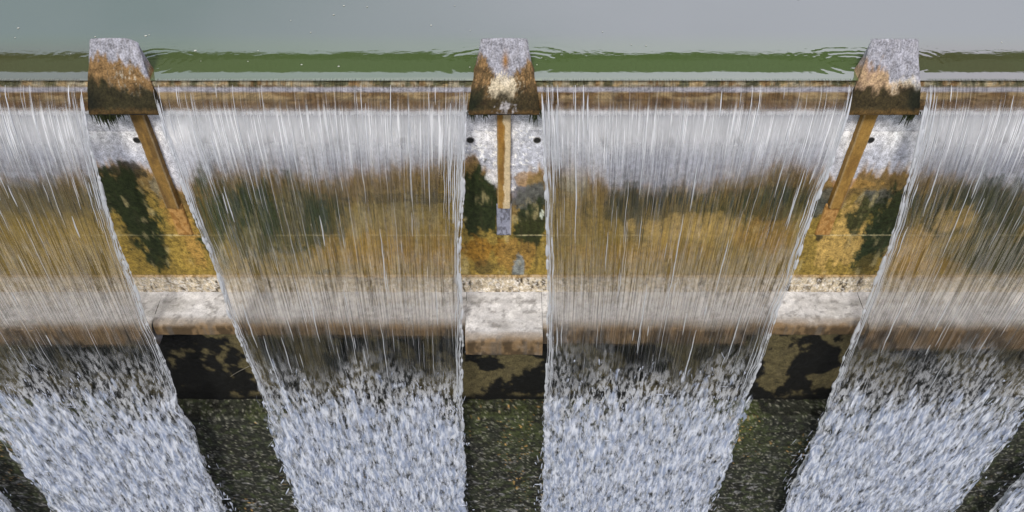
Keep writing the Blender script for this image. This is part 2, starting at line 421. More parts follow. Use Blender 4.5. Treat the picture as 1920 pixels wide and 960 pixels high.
    blob(972, 508, 10, 26, lin((130, 132, 142)), .9); blob(905, 500, 26, 14, DRK, .6)
    # third sheet
    blob(1080, 335, 26, 30, lin((190, 180, 172)), .6); blob(1095, 400, 60, 46, lin((150, 122, 80)), .6)
    blob(1220, 388, 105, 32, lin((56, 54, 38)), .95); blob(1190, 425, 20, 26, lin((84, 76, 56)), .7); blob(1350, 376, 60, 10, lin((90, 82, 56)), .7)
    blob(1430, 386, 115, 32, lin((46, 52, 26)), .95)
    blob(1310, 425, 95, 22, lin((206, 166, 104)), .8); blob(1210, 470, 120, 18, lin((170, 128, 64)), .6); blob(1440, 440, 60, 26, lin((168, 122, 58)), .7)
    # right bay
    blob(1545, 375, 12, 30, SLT, .8); blob(1640, 375, 36, 20, SLT, .9); blob(1648, 442, 40, 66, lin((42, 50, 30)), 1); blob(1625, 500, 20, 24, lin((90, 76, 40)), .8)
    blob(1575, 450, 40, 60, lin((186, 148, 92)), .85); blob(1540, 435, 8, 18, DRK, .9); blob(1600, 345, 50, 8, lin((158, 118, 66)), .7)
    # right sheet
    blob(1800, 395, 170, 50, lin((48, 52, 30)), .95); blob(1860, 470, 100, 40, lin((58, 60, 34)), .9)
    blob(1780, 412, 34, 20, lin((200, 160, 104)), .8); blob(1700, 470, 40, 40, lin((190, 148, 90)), .85); blob(1740, 498, 60, 14, lin((165, 125, 66)), .7)
    # shuttering joint, pale mineral crust on it
    zj = onw(0, 441)[1]
    C = mixc(C, lin((210, 190, 160)), sst(0.012, 0.002, np.abs(Z - zj + 0.02 * (f2 - .5))) * 0.6 * sst(0.45, 0.6, fbm(X * 1.2, X * 0 + 3, 2)))
    C = C * (0.62 + 0.76 * fbm(X * 30, Z * 12, 12, 3))[..., None]
    gr = vn(X * 42, Z * 42, 55) * .6 + vn(X * 20, Z * 20, 56) * .4
    C = mixc(C, C * .35, sst(.55, .8, gr) * sst(.15, .4, d) * .8)
    C = mixc(C, lin((190, 168, 130)), sst(.62, .8, fbm(X * 9, Z * 3, 57, 5)) * sst(.3, .5, d) * .45)
    # thin run-down marks
    C = mixc(C, DRK, sst(0.66, 0.82, fbm(X * 16, Z * 1.1, 15)) * 0.5 * sst(0.2, 0.6, d))
    C = C * (1.28 - .20 * sst(0, .2, d))[..., None]
    C = C * (1 - sst(0, .2, d)[..., None] * np.array([.06, -.02, .16]))
    return C
zA = -0.515; zB = onw(0, 515)[1]; zC = onw(0, 545)[1]
strip(-XW, XW, [(0.22, zA), (0.22, zB)], 0.022, M_wall, 'wall_face', weir, paint_wall, 0.008, 5, 2)

def paint_lip(X, Y, Z, S):
    C = np.zeros(X.shape + (3,)) + np.array(lin((190, 176, 150)))
    f = fbm(X * 26, Z * 7, 5, 4); b = fbm(X * 2.5, Z * 1, 6, 4)
    C = mixc(C, lin((60, 50, 34)), sst(0.52, 0.62, f) * (0.45 + 0.5 * sst(.4, .6, b)))
    C = mixc(C, lin((225, 220, 212)), sst(0.55, 0.7, vn(X * 40, Z * 30, 8)) * .6)
    C = mixc(C, lin((150, 120, 70)), sst(zB - 0.08, zB, Z) * .8)
    return C
strip(-XW, XW, [(0.22, zB - 0.002), (0.19, zB - 0.01), (0.19, zC)], 0.02, M_wall, 'wall_lip', weir, paint_lip, 0.012, 14, 4)

def paint_crest(X, Y, Z, S):
    C = np.zeros(X.shape + (3,)) + np.array(lin((158, 136, 98)))
    f = fbm(X * 4, Z * 14, 15, 4); f2 = fbm(X * 22, Z * 22, 16, 3)
    C = mixc(C, lin((112, 86, 52)), sst(0.42, 0.6, f) * .9)
    C = mixc(C, lin((176, 176, 186)), sst(-0.05, -0.08, Z) * sst(-0.16, -0.12, Z) * .9)  # bluish line: sky mirrored in the bending water, painted on the beam
    C = mixc(C, lin((92, 66, 40)), sst(-0.26, -0.34, Z + .06 * (f - .5)) * .7)
    C = mixc(C, lin((160, 150, 125)), sst(-0.09, -0.03, Z) * sst(0.4, 0.6, f2))
    C = mixc(C, lin((60, 64, 36)), sst(-0.09, -0.03, Z) * sst(0.5, 0.6, fbm(X * 7, Z * 7, 18)) * .85)
    C = mixc(C, lin((225, 225, 228)), sst(0.0, 0.03, (-0.43 + 0.05 * (fbm(X * 9, X * 0, 19) - .5)) - Z))
    C = mixc(C, lin((70, 58, 44)), sst(0.018, 0.0, np.abs(Z + 0.27 + .03 * (fbm(X * 2, X * 0, 22) - .5))) * .7)
    return C
strip(-XW, XW, [(0.22, -0.512), (-0.0, -0.51), (0.0, -0.03), (0.03, -0.005), (0.26, -0.01), (0.30, -0.3), (0.30, -0.5)][::1], 0.014, M_wall, 'crest_beam', weir,
      lambda X, Y, Z, S: paint_crest(X, Y, Z, S), 0.012, 9, 6)
# body of the dam behind its faces
V, Fc = boxes([(-XW, XW, 0.26, 1.4, -14, -0.05)])
build('dam_core', V, Fc, M_dark, weir, False, np.full((8, 3), 0.05))

# ledge slabs, each bay cast separately with its own overhang
def paint_ledge_for(yf):
    def paint(X, Y, Z, S):
        C = np.zeros(X.shape + (3,)) + np.array(lin((196, 194, 193)))
        f = fbm(X * 5, Y * 5 + Z * 5, 25, 5); f2 = fbm(X * 1.1, Y * 4, 26)
        C = mixc(C, lin((222, 220, 218)), sst(0.5, 0.75, f) * .8)
        C = mixc(C, lin((120, 116, 108)), sst(0.5, 0.8, f2) * .5)
        t = Y - yf
        C = mixc(C, lin((128, 116, 100)), sst(0.20, 0.06, t + .08 * (f - .5)) * .85)
        C = mixc(C, lin((116, 92, 60)), sst(0.07, 0.0, t + .10 * (f - .5)) * .9)
        C = mixc(C, lin((62, 50, 34)), sst(.45, .6, fbm(X * 7, Z * 3, 28, 4)) * sst(.04, .0, t) * .8)
        C = mixc(C, lin((92, 88, 82)), sst(.56, .72, fbm(X * 12, Y * 14, 29, 4)) * .5)
        return C
    return paint
gaps = [(-XW, -8.2, -0.54), (-8.2, -5.75, -0.56), (-5.75, -2.2, -0.50), (-2.2, -0.63, -0.53), (-0.63, 0.63, -0.80), (0.63, 4.0, -0.56), (4.0, 5.95, -0.50), (5.95, 9.0, -0.57), (9.0, XW, -0.55)]
for x0, x1, yf in gaps:
    zb = CZ - (yf - CY) * 1.334 if abs(x0) < 1 else -4.66
    zb = max(zb, -4.82)
    if x0 > 5.9: zb = -4.95
    if x0 < -5.8: zb = -4.85
    strip(x0 + 0.003, x1 - 0.003, [(0.3, zb), (yf + .03, zb), (yf, zb + .03), (yf, zC - .10), (yf + .04, zC - .03), (yf + .11, zC - .005), (0.26, zC)], 0.022, M_ledge, 'ledge_slab', weir, paint_ledge_for(yf), 0.016, 4, 30)
    for xe in (x0 + .003, x1 - .003):
        build('ledge_end', [(xe, yf, zb), (xe, yf, zC - .05), (xe, yf + .05, zC - .006), (xe, .25, zC), (xe, .25, zb)],
              [(0, 1, 2, 3, 4)], M_ledge, weir, False, np.full((5, 3), 0.2)) if False else None

zK = onw(0, 742, 0.12)[1]
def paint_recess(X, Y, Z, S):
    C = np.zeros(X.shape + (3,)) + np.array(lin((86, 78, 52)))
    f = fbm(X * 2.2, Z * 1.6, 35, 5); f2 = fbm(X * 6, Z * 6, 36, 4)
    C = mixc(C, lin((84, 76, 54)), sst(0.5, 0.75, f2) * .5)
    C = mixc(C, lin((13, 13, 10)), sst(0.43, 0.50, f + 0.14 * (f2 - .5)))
    C = mixc(C, lin((10, 11, 9)), sst(zK + .15, zK - .1, Z + .3 * (f2 - .5)))  # shade of the gap above the lower masonry, put into the colour
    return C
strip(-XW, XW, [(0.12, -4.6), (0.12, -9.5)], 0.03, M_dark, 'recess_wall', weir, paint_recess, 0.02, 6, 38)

def paint_low(X, Y, Z, S):
    Zr = Z; Z = -8 - S
    C = np.zeros(X.shape + (3,)) + np.array(lin((44, 46, 37)))
    f = fbm(X * 3, Z * 5, 45, 5); f2 = fbm(X * 14, Z * 20, 46, 4); f3 = fbm(X * .8, Z * .5, 47)
    C = mixc(C, lin((34, 34, 28)), sst(0.42, 0.6, f))
    C = mixc(C, lin((80, 88, 44)), sst(0.5, 0.7, f3 + .4 * (f2 - .5)) * .65 * sst(-10.5, -8.5, Z))
    C = mixc(C, lin((120, 118, 108)), sst(0.62, 0.76, f2) * .6)
    C = mixc(C, lin((190, 150, 90)), sst(0.86, 0.92, vn(X * 34, Z * 22, 48)) * sst(.5, .62, f3) * .8)
    C = mixc(C, lin((200, 198, 200)), sst(0.62, 0.75, fbm(X * 7, Z * 12, 49, 5)) * .35 * sst(-8.8, -11, Z))
    C = mixc(C, lin((20, 22, 18)), sst(.5, .7, fbm(X * 24, Z * 20, 58, 3)) * .8)
    C = mixc(C, lin((66, 74, 44)), sst(.5, .7, fbm(X * 9, Z * 9, 59, 5)) * .5)
    C = mixc(C, lin((150, 148, 132)), sst(.80, .9, vn(X * 40, Z * 40, 60)) * .6)
    return C
zD = onw(0, 782, -0.3)[1]
strip(-XW, XW, [(0.12, zD - .02), (-0.28, zD), (-0.31, zD - .04), (-0.5, -14.1)], 0.03, M_dark, 'lower_masonry', weir, paint_low, 0.035, 5, 50)

# drain holes along the upper wall: inner shade put in as a dark disc, slightly raised rim
xh0, zh = onw(1007, 262); xh1 = onw(882, 262)[0]; stp = (xh0 - xh1)
a = np.linspace(0, 2 * math.pi, 25)[:-1]
for i in range(-8, 9):
    cx = xh1 + stp * i
    rr = 0.047
    V = []; Fc = []
    for rad, yy in ((rr * 1.22, 0.212), (rr * 1.12, 0.202), (rr, 0.204), (rr * .97, 0.214)):
        V += [(cx + rad * math.cos(t), yy, zh + rad * math.sin(t)) for t in a]
    n = 24
    for k in range(3):
        for j in range(n): Fc.append((k * n + j, k * n + (j + 1) % n, (k + 1) * n + (j + 1) % n, (k + 1) * n + j))
    rim = build('drain_hole', V, Fc, M_rim, weir)
    V = [(cx, 0.209, zh)] + [(cx + rr * math.cos(t), 0.207, zh + rr * math.sin(t)) for t in a]
    Fc = [(0, 1 + j, 1 + (j + 1) % n) for j in range(n)]
    b = build('bore_shade_disc', V, Fc, M_hole, weir); b.parent = rim

# ------------------------------------------------------------------ piers
def capw(z): return np.interp(z, [-0.42, -0.30, -0.02, 0.22, 0.51], [0.475, 0.470, 0.425, 0.36, 0.305])
def cap_paint(kind):
    def p(u, v, seed):
        f = fbm(u * 5 + seed * 3, v * 6, 60 + seed, 5); f2 = fbm(u * 16, v * 18, 62 + seed, 4); f3 = fbm(u * 30, v * 30, 63 + seed, 3)
        C = np.zeros(np.shape(u) + (3,)) + np.array(lin((150, 150, 158)))
        C = mixc(C, lin((120, 118, 120)), sst(.4, .7, f2) * .6)
        if kind == 0:    # middle: brown shoulders, pale tongue down the centre
            e = v + 0.30 * np.exp(-((u - .05) / .45) ** 2) * -1 + .35 * (f - .5)
            C = mixc(C, lin((88, 70, 44)), sst(.18, .32, e)); C = mixc(C, lin((150, 118, 78)), sst(.5, .62, f2) * sst(.2, .3, e) * .7)
            t = np.exp(-((u - .0) / .5) ** 2) * np.exp(-((v - .62) / .2) ** 2)
            C = mixc(C, lin((205, 192, 165)), sst(.35, .6, t + .9 * (f3 - .5)) * .8)
            C = mixc(C, lin((140, 100, 50)), np.exp(-((u - .05) / .1) ** 2 - ((v - .28) / .1) ** 2))
            C = mixc(C, lin((46, 40, 22)), sst(.58, .76, v + .35 * (f - .5)) * (.9))
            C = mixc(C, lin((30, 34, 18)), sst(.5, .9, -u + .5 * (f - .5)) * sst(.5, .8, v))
            C = mixc(C, lin((92, 70, 40)), sst(.90, .96, v + .05 * (f2 - .5)) * .7)
            C = mixc(C, lin((150, 146, 146)), sst(.12, .05, np.hypot((u - .05) * .5, (v - .92) * 1.3) + .35 * (f2 - .5)) * .85)
        elif kind == -1:
            e = v + .45 * (f - .5) - .10 * u
            C = mixc(C, lin((120, 94, 60)), sst(.24, .38, e)); C = mixc(C, lin((196, 186, 165)), sst(.55, .7, f2) * sst(.25, .5, v) * sst(-.5, .3, u) * .8)
            C = mixc(C, lin((46, 42, 24)), sst(.52, .66, v - .10 * (u) + .3 * (f - .5)))
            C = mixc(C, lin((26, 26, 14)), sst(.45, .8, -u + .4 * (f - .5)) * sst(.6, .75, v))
            C = mixc(C, lin((88, 68, 38)), sst(.88, .97, v + .1 * (f2 - .5)) * .75)
        else:
            e = v + .5 * (f - .5) - .08 * u
            C = mixc(C, lin((200, 190, 170)), sst(.42, .6, e) * sst(.75, .6, e)); C = mixc(C, lin((146, 108, 58)), sst(.42, .6, v - .25 * u + .6 * (f - .5)) * .7)
            C = mixc(C, lin((56, 48, 28)), sst(.58, .70, v + .3 * (f - .5)))
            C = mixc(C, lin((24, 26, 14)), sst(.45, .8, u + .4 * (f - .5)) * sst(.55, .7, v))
            C = mixc(C, lin((96, 74, 40)), sst(.88, .97, v + .1 * (f2 - .5)) * .85)
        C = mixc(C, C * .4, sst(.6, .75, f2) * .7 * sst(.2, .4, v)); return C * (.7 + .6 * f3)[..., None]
    return p
def make_cap(px, kind, parent, seed):
    per = [(-0.185, -0.372), (-0.192, -0.34), (-0.13, -0.19), (0.02, 0.14), (0.11, 0.30), (0.225, 0.505), (0.25, 0.515), (0.50, -0.12)]
    P = []
    for a_, b_ in zip(per[:-1], per[1:]):
        n = max(1, int(math.hypot(b_[0] - a_[0], b_[1] - a_[1]) / .014))
        P += [(a_[0] + (b_[0] - a_[0]) * i / n, a_[1] + (b_[1] - a_[1]) * i / n) for i in range(n)]
    P.append(per[-1]); P = np.array(P); m = len(P)
    # smooth the profile a little
    for _ in range(2): P[1:-1] = (P[:-2] + 2 * P[1:-1] + P[2:]) / 4
    nu = 64; us = np.linspace(-1, 1, nu)
    U, Yg = np.meshgrid(us, P[:, 0]); Zg = np.repeat(P[:, 1][:, None], nu, 1)
    edge = np.clip((np.abs(U) - .9) / .1, 0, 1) ** 2
    W = np.where(Yg > .235, np.interp(Yg, [.235, .50], [capw(.51), .10]), capw(Zg))
    v = np.clip((0.51 - Zg) / 0.882, 0, 1)
    d = 0.030 * (fbm(U * 5 + seed, v * 9, 70 + seed, 5) - .5) * sst(.1, .5, v) + 0.02 * (fbm(U * 22, v * 26, 72 + seed, 3) - .5) * sst(.15, .6, v)
    dome = 0.012 * (1 - U ** 2) if kind != 1 else 0
    Xg = px + U * W * (1 + .0 * v) + .02 * (fbm(v * 6, v * 0 + seed, 77) - .5) * np.sign(U) * (np.abs(U) > .95)
    Yq = Yg - d * .9 + .02 * edge; Zq = Zg + d * .4 - .018 * edge + dome
    if kind == -1: Zq = Zq - 0.05 * np.clip((U - .45) / .55, 0, 1) ** 2 * sst(.2, 0, v)
    V = np.stack([Xg, Yq, Zq], -1).reshape(-1, 3); Fs = [grid_faces(m, nu, False)]
    pt = cap_paint(kind); C = pt(U, v, seed); 
    back = (Yg > .26)
    C = np.where(back[..., None], np.array(lin((120, 118, 118))), C).reshape(-1, 3)
    Vs = [V]; Cs = [C]; off = len(V)
    for sg, ci in ((-1, 0), (1, nu - 1)):
        nr = 14; k = np.linspace(0, 1, nr)
        top = np.stack([Xg[:, ci], Yq[:, ci], Zq[:, ci]], -1)
        zz = top[:, 2][:, None] * (1 - k) + (-0.40) * k; yy_ = np.repeat(top[:, 1][:, None], nr, 1)
        xx = px + sg * np.where(yy_ > .235, np.interp(yy_, [.235, .50], [capw(.51), .10]), capw(zz)); xx[:, 0] = top[:, 0]
        yy = np.repeat(top[:, 1][:, None], nr, 1)
        xx = xx - sg * .02 * fbm(yy * 9, zz * 9, 80 + seed) * (k > 0)
        Vs.append(np.stack([xx, yy, zz], -1).reshape(-1, 3))
        vv = np.clip((0.51 - zz) / .88, 0, 1)
        Cs.append(pt(np.full_like(vv, sg * .95) + yy, vv, seed).reshape(-1, 3))
        Fs.append(grid_faces(m, nr, sg > 0, off)); off += m * nr
    # underside
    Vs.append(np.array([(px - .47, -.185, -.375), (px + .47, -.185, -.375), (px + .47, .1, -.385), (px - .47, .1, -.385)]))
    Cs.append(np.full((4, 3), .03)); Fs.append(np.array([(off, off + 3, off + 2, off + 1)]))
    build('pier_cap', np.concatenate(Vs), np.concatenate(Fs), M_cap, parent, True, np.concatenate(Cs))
def make_rib(px, kind, parent, seed):
    zt, zb_ = -0.515, -2.33
    hw = 0.095
    prof = [(-hw, .215), (-hw, .112), (-hw + .012, .10), (hw - .012, .10), (hw, .112), (hw, .215)]
    pts = []
    for a_, b_ in zip(prof[:-1], prof[1:]):
        n = max(1, int(math.hypot(b_[0] - a_[0], b_[1] - a_[1]) / .012))
        pts += [(a_[0] + (b_[0] - a_[0]) * i / n, a_[1] + (b_[1] - a_[1]) * i / n) for i in range(n)]
    pts.append(prof[-1]); pts = np.array(pts); zs = np.arange(zt, zb_ - .01, -.014)
    Xg = np.repeat(pts[:, 0][None], len(zs), 0); Yg = np.repeat(pts[:, 1][None], len(zs), 0); Zg = np.repeat(zs[:, None], len(pts), 1)
    f = fbm(Xg * 10, Zg * 2.2, 90 + seed, 5); f2 = fbm(Xg * 40, Zg * 25, 91 + seed, 3)
    C = np.zeros(Xg.shape + (3,)) + np.array(lin((152, 118, 60)))
    C = mixc(C, lin((112, 80, 40)), sst(.45, .7, f) * .7)
    if kind == 0:
        e = Xg + .10 * (f - .5) + .05 * (fbm(Zg * 9, Zg * 0, 95) - .5) - .02 * np.sin(Zg * 3.5)
        C = mixc(C, lin((202, 182, 146)), sst(-.005, .01, e))
        C = mixc(C, lin((150, 104, 42)), sst(-1.4, -.9, Zg) * sst(.0, -.03, e) * .6)
    if kind == -1: C = mixc(C, lin((108, 84, 48)), .45 + .5 * sst(.45, .6, f))
    C = mixc(C, lin((185, 170, 140)), sst(.07, .09, np.abs(Xg)) * (Yg < .12) * .35)
    C = C * (.75 + .5 * f2)[..., None]
    Xg = Xg + .014 * (fbm(Zg * 12 + (Xg > 0) * 9, Zg * 0, 97) - .5) * (np.abs(Xg) > .06); Yg = Yg + .012 * (f - .5); Xg = Xg + px
    nr = len(zs)
    V = np.stack([Xg, Yg, Zg], -1).reshape(-1, 3)
    Fs = grid_faces(nr, len(pts))
    V = np.concatenate([V, [(px - hw, .215, zb_ + .005), (px - hw, .105, zb_ + .005), (px + hw, .105, zb_ + .005), (px + hw, .215, zb_ + .005)]])
    Fs = np.concatenate([Fs, [(len(V) - 4, len(V) - 1, len(V) - 2, len(V) - 3)]])
    build('rib', V, Fs, M_rib, parent, True, np.concatenate([C.reshape(-1, 3), np.full((4, 3), .15)]))
def make_foot(px, kind, parent, seed):
    w_ = .115; z0, z1 = -2.34, -3.0
    X_, Z_ = np.meshgrid(np.linspace(-1, 1, 24), np.linspace(0, 1, 50))
    ed = np.clip(1 - np.minimum(1 - np.abs(X_), np.minimum(Z_, 1 - Z_) * 3) * 8, 0, 1)
    xx = px + X_ * w_ * (1 + .06 * (fbm(Z_ * 7, Z_ * 0, seed) - .5)); zz = z0 + (z1 - z0) * Z_
    yy = .175 + .04 * ed ** 2 + .012 * (fbm(X_ * 3, Z_ * 7, seed) - .5)
    f = fbm(X_ * 3, Z_ * 9, 100 + seed, 4)
    base = lin((140, 142, 156)) if kind == 0 else lin((176, 134, 78))
    C = np.zeros(X_.shape + (3,)) + np.array(base)
    C = mixc(C, lin((90, 90, 98)) if kind == 0 else lin((140, 98, 46)), sst(.45, .6, f) * .8)
    C = mixc(C, lin((205, 198, 186)), sst(.75, .95, X_) * (kind == 0) * .8)
    build('footing', np.stack([xx, yy, zz], -1).reshape(-1, 3), grid_faces(50, 24), M_rib, parent, True, C.reshape(-1, 3))
def make_tufts(px, spots, parent, seed):
    V = []; Fc = []; rng = np.random.RandomState(seed)
    for (u, width, n, Lm) in spots:
        for i in range(n):
            x = px + u * .46 + rng.normal() * width; y = -.17 + rng.rand() * .10; L = Lm * (.25 + .75 * rng.rand() ** 2); r = .006 + .008 * rng.rand()
            z = -.36; dx = rng.normal() * .02
            o = len(V)
            for s_ in range(5):
                t = s_ / 4; rr = r * (1 - t) ** .7 + .0008
                for q in range(5):
                    an = q * 2 * math.pi / 5
                    V.append((x + dx * t + rr * math.cos(an), y + rr * math.sin(an) + .01 * math.sin(t * 5 + i), z - L * t))
            for s_ in range(4):
                for q in range(5):
                    Fc.append((o + s_ * 5 + q, o + s_ * 5 + (q + 1) % 5, o + (s_ + 1) * 5 + (q + 1) % 5, o + (s_ + 1) * 5 + q))
    V = np.array(V)
    C = np.zeros((len(V), 3)) + np.array(lin((48, 54, 28))); C *= (.5 + rng.rand(len(V), 1))
    tag(build('hanging_moss', V, Fc, M_moss, parent, True, C), kind='stuff')
plab = {-10: 'stained concrete pier far out past the left end of the leftmost water sheet',
        -5: 'left concrete pier with dark mossy foot and leaning ochre-brown rib below its cap',
        0: 'middle concrete pier with brown shoulders and a rib half ochre, half cream',
        5: 'right concrete pier with clean grey square top and solid mustard rib',
        10: 'stained concrete pier far out past the right end of the rightmost water sheet'}
kinds = {-10: -1, -5: -1, 0: 0, 5: 1, 10: 1}
tuf = {-10: [(-.7, .05, 14, .1)], -5: [(-.62, .05, 60, .34), (-.35, .06, 50, .26), (-.8, .04, 30, .2), (.2, .25, 14, .05)],
       0: [(-.9, .03, 22, .2), (-.55, .02, 5, .34), (-.4, .2, 20, .08), (.88, .03, 40, .26), (.5, .15, 14, .06)],
       5: [(.85, .04, 50, .26), (.5, .1, 16, .1), (-.5, .2, 14, .05)], 10: [(.7, .05, 14, .1)]}
for i, px in enumerate((-10, -5, 0, 5, 10)):
    r_ = empty('weir_pier', (px, 0.1, -3.0))
    tag(r_, plab[px], 'pier', 'concrete piers that part the falling water')
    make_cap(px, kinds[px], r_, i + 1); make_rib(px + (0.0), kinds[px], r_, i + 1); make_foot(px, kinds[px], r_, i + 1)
    make_tufts(px, tuf[px], r_, 40 + i)

# ------------------------------------------------------------------ falling water
VX = 0.98
def reach(t): return -1.2 * (1 - np.exp(-t * VX / 1.2))
def path(z):
    """y of the nappe at height z"""
    t = np.sqrt(np.maximum(0.035 - z, 0) / 4.9); return reach(t)
def gap(z): return np.interp(z, [-11, -6.6, -3.4, -1.2, -.2, .05], [.84, .76, .67, .57, .50, .49])
def sheet_profile():
    zs = [0.036, 0.038, 0.038]; ys_ = [0.05, 0.035, 0.018]
    t = np.concatenate([np.linspace(0.0, 0.35, 60), np.linspace(0.36, 1.7, 200)])
    zs = np.array(zs + list(0.035 - 4.9 * t ** 2)); ys_ = np.array(ys_ + list(reach(t) - .004))
    return ys_, zs
def wobble(xc, sg, z):
    return .10 * (fbm(z * 1.3, z * 0 + xc + sg * 3, 120, 4) - .5) * sst(-.3, -2, z) + .16 * (fbm(z * 3.0, z * 0 + xc - sg, 121, 4) - .5) * sst(-4.5, -7.5, z)
def sx_(xc, u, z):
    hw = 2.5 - gap(z) + (.6 * sst(-5, -9.5, z) if abs(xc) > 10 else 0)
    return xc + u * hw + wobble(xc, -1, z) * np.clip(-u, 0, 1) ** 6 + wobble(xc, 1, z) * np.clip(u, 0, 1) ** 6
def make_sheet(xc, parent, seed):
    ys_, zs = sheet_profile(); S = 0.15 + np.concatenate([[0], np.cumsum(np.hypot(np.diff(ys_), np.diff(zs)))])
    nc = 240; us = np.linspace(-1, 1, nc)
    U, SS = np.meshgrid(us, S); Yg = np.repeat(ys_[:, None], nc, 1); Zg = np.repeat(zs[:, None], nc, 1)
    Xg = sx_(xc, U, Zg)
    UM = xc * 3.1 + U * 2.5
    amp = sst(.1, 3.0, SS)
    rip = .016 * (fbm(UM * 5, SS * .5, 130, 3) - .5) * amp + .02 * (fbm(UM * 1.2, SS * .4, 131) - .5) * amp
    rip += .12 * (fbm(UM * 2.2, SS * 1.2, 132, 4) - .5) * sst(5.5, 8, SS)
    th = .012 * np.ones_like(SS)
    Yo = Yg - rip - th / 2; Yi = Yg + th / 2 - rip * .5
    Zo = np.where(SS < .22, Zg + .006, Zg)
    Vo = np.stack([Xg, Yo, Zo], -1).reshape(-1, 3); Vi = np.stack([Xg, Yi, Zo - .004], -1).reshape(-1, 3)
    n = len(Vo); nr = len(S)
    Fo = grid_faces(nr, nc, True); Fi = grid_faces(nr, nc, False, n)
    L = []
    for c in (0, nc - 1):
        r = np.arange(nr - 1) * nc + c
        q = np.stack([r, r + nc, r + nc + n, r + n], 1)
        L.append(q if c == 0 else q[:, ::-1])
    uv = np.stack([UM, SS], -1).reshape(-1, 2)
    o = build('water_sheet', np.concatenate([Vo, Vi]), np.concatenate([Fo, Fi] + L), M_sheet, parent, True, None, np.concatenate([uv, uv]))
    return o
def make_veil(xc, parent, k):
    t = np.linspace(.86, 1.7, 200); zs = .035 - 4.9 * t ** 2; ys_ = reach(t)
    S = 0.2 + np.abs(zs) * 1.02; nc = 200; U, SS = np.meshgrid(np.linspace(-1, 1, nc), S)
    Zg = np.repeat(zs[:, None], nc, 1); UM = xc * 3.1 + U * 2.5 + k * 37.3
    UM2 = xc * 3.1 + U * 2.5
    Xg = sx_(xc, U * (1 + .012 * k), Zg) + .10 * (fbm(Zg * 5, Zg * 0 + xc + k, 171, 4) - .5) * U ** 5
    Yg = ys_[:, None] - .05 - .07 * k - .16 * (fbm(UM2 * 2.2, SS * 1.2, 132 + k, 4) - .5) * sst(4.5, 8, SS)
    build('white_veil', np.stack([Xg, Yg, Zg], -1).reshape(-1, 3), grid_faces(len(S), nc, True), M_veil, parent, True, None, np.stack([UM, SS], -1).reshape(-1, 2))
def tubes(lines, name, mat, parent):
    """lines: list of (pts Nx3, radii N)"""
    V = []; Fc = []; off = 0; K = 5; an = np.arange(K) * 2 * math.pi / K
    ca, sa = np.cos(an), np.sin(an)
    for P, r in lines:
        n = len(P)
        q = P[:, None, :] + np.stack([np.outer(r, ca), np.outer(r, sa), np.zeros((n, K))], -1)
        V.append(q.reshape(-1, 3))
        i, j = np.meshgrid(np.arange(n - 1), np.arange(K), indexing='ij')
        a_ = off + i * K + j; b_ = off + i * K + (j + 1) % K
        Fc.append(np.stack([a_, b_, b_ + K, a_ + K], -1).reshape(-1, 4)); off += n * K
    return build(name, np.concatenate(V), np.concatenate(Fc), mat, parent)
def make_threads(xc, parent, seed):
    rng = np.random.RandomState(seed); L = []
    for i in range(190):
        u = rng.uniform(-.985, .985) if i % 3 else rng.choice([-1, 1]) * (1 - abs(rng.normal()) * .045 - .005)
        z0 = -abs(rng.normal()) * .9 + .0 if i % 2 else -rng.uniform(.2, 5.0)
        z1 = z0 - (.25 + 1.6 * rng.rand() ** 2) * (1 if z0 < -1 else .8)
        if i % 7 == 0: z0 = .02; z1 = -rng.uniform(.12, 2.6) * rng.rand()-.1
        n = max(6, int((z0 - z1) / .05)); z = np.linspace(z0, z1, n); t = np.linspace(0, 1, n)
        r0 = .002 + .008 * rng.rand() ** 3
        x = sx_(xc, np.full(n, u), z) + .03 * (fbm(z * 3, z * 0 + i, 140) - .5)
        y = path(z) - .022 - .02 * sst(.3, 4, -z)
        r = r0 * np.sin(np.pi * np.clip(t, .02, .98)) ** .5 * (.5 + fbm(z * 9, z * 0 + i, 141))
        L.append((np.stack([x, y, z], -1), r))
    tubes(L, 'water_thread', M_strand, parent)
    L = []
    for sg in (-1, 1):
        for k in range(7):
            z0 = -.02 - .2 * k * rng.rand(); z = np.arange(z0, -10.5, -.02); n = len(z)
            off = k * .014 * sst(0, -1.5, z) + .05 * (fbm(z * 1.3, z * 0 + k, 143 + seed) - .5) - .01 * (k == 0)
            x = sx_(xc, np.full(n, sg * 1.0), z) - sg * off
            y = path(z) - .02 - .03 * (fbm(z * 2, z * 0 + k, 150 + seed) - .5)
            bead = sst(.42, .7, fbm(z * 7, z * 0 + k * 5, 145 + seed, 3)) if k < 3 else sst(.5, .75, fbm(z * 2.5, z * 0 + k * 5, 146 + seed, 3))
            r = (.020 if k < 2 else .007) * (.15 + bead) * sst(0, -.6, z - .1) + .0008
            L.append((np.stack([x, y, z], -1), r))
    tubes(L, 'sheet_rim', M_edge, parent)
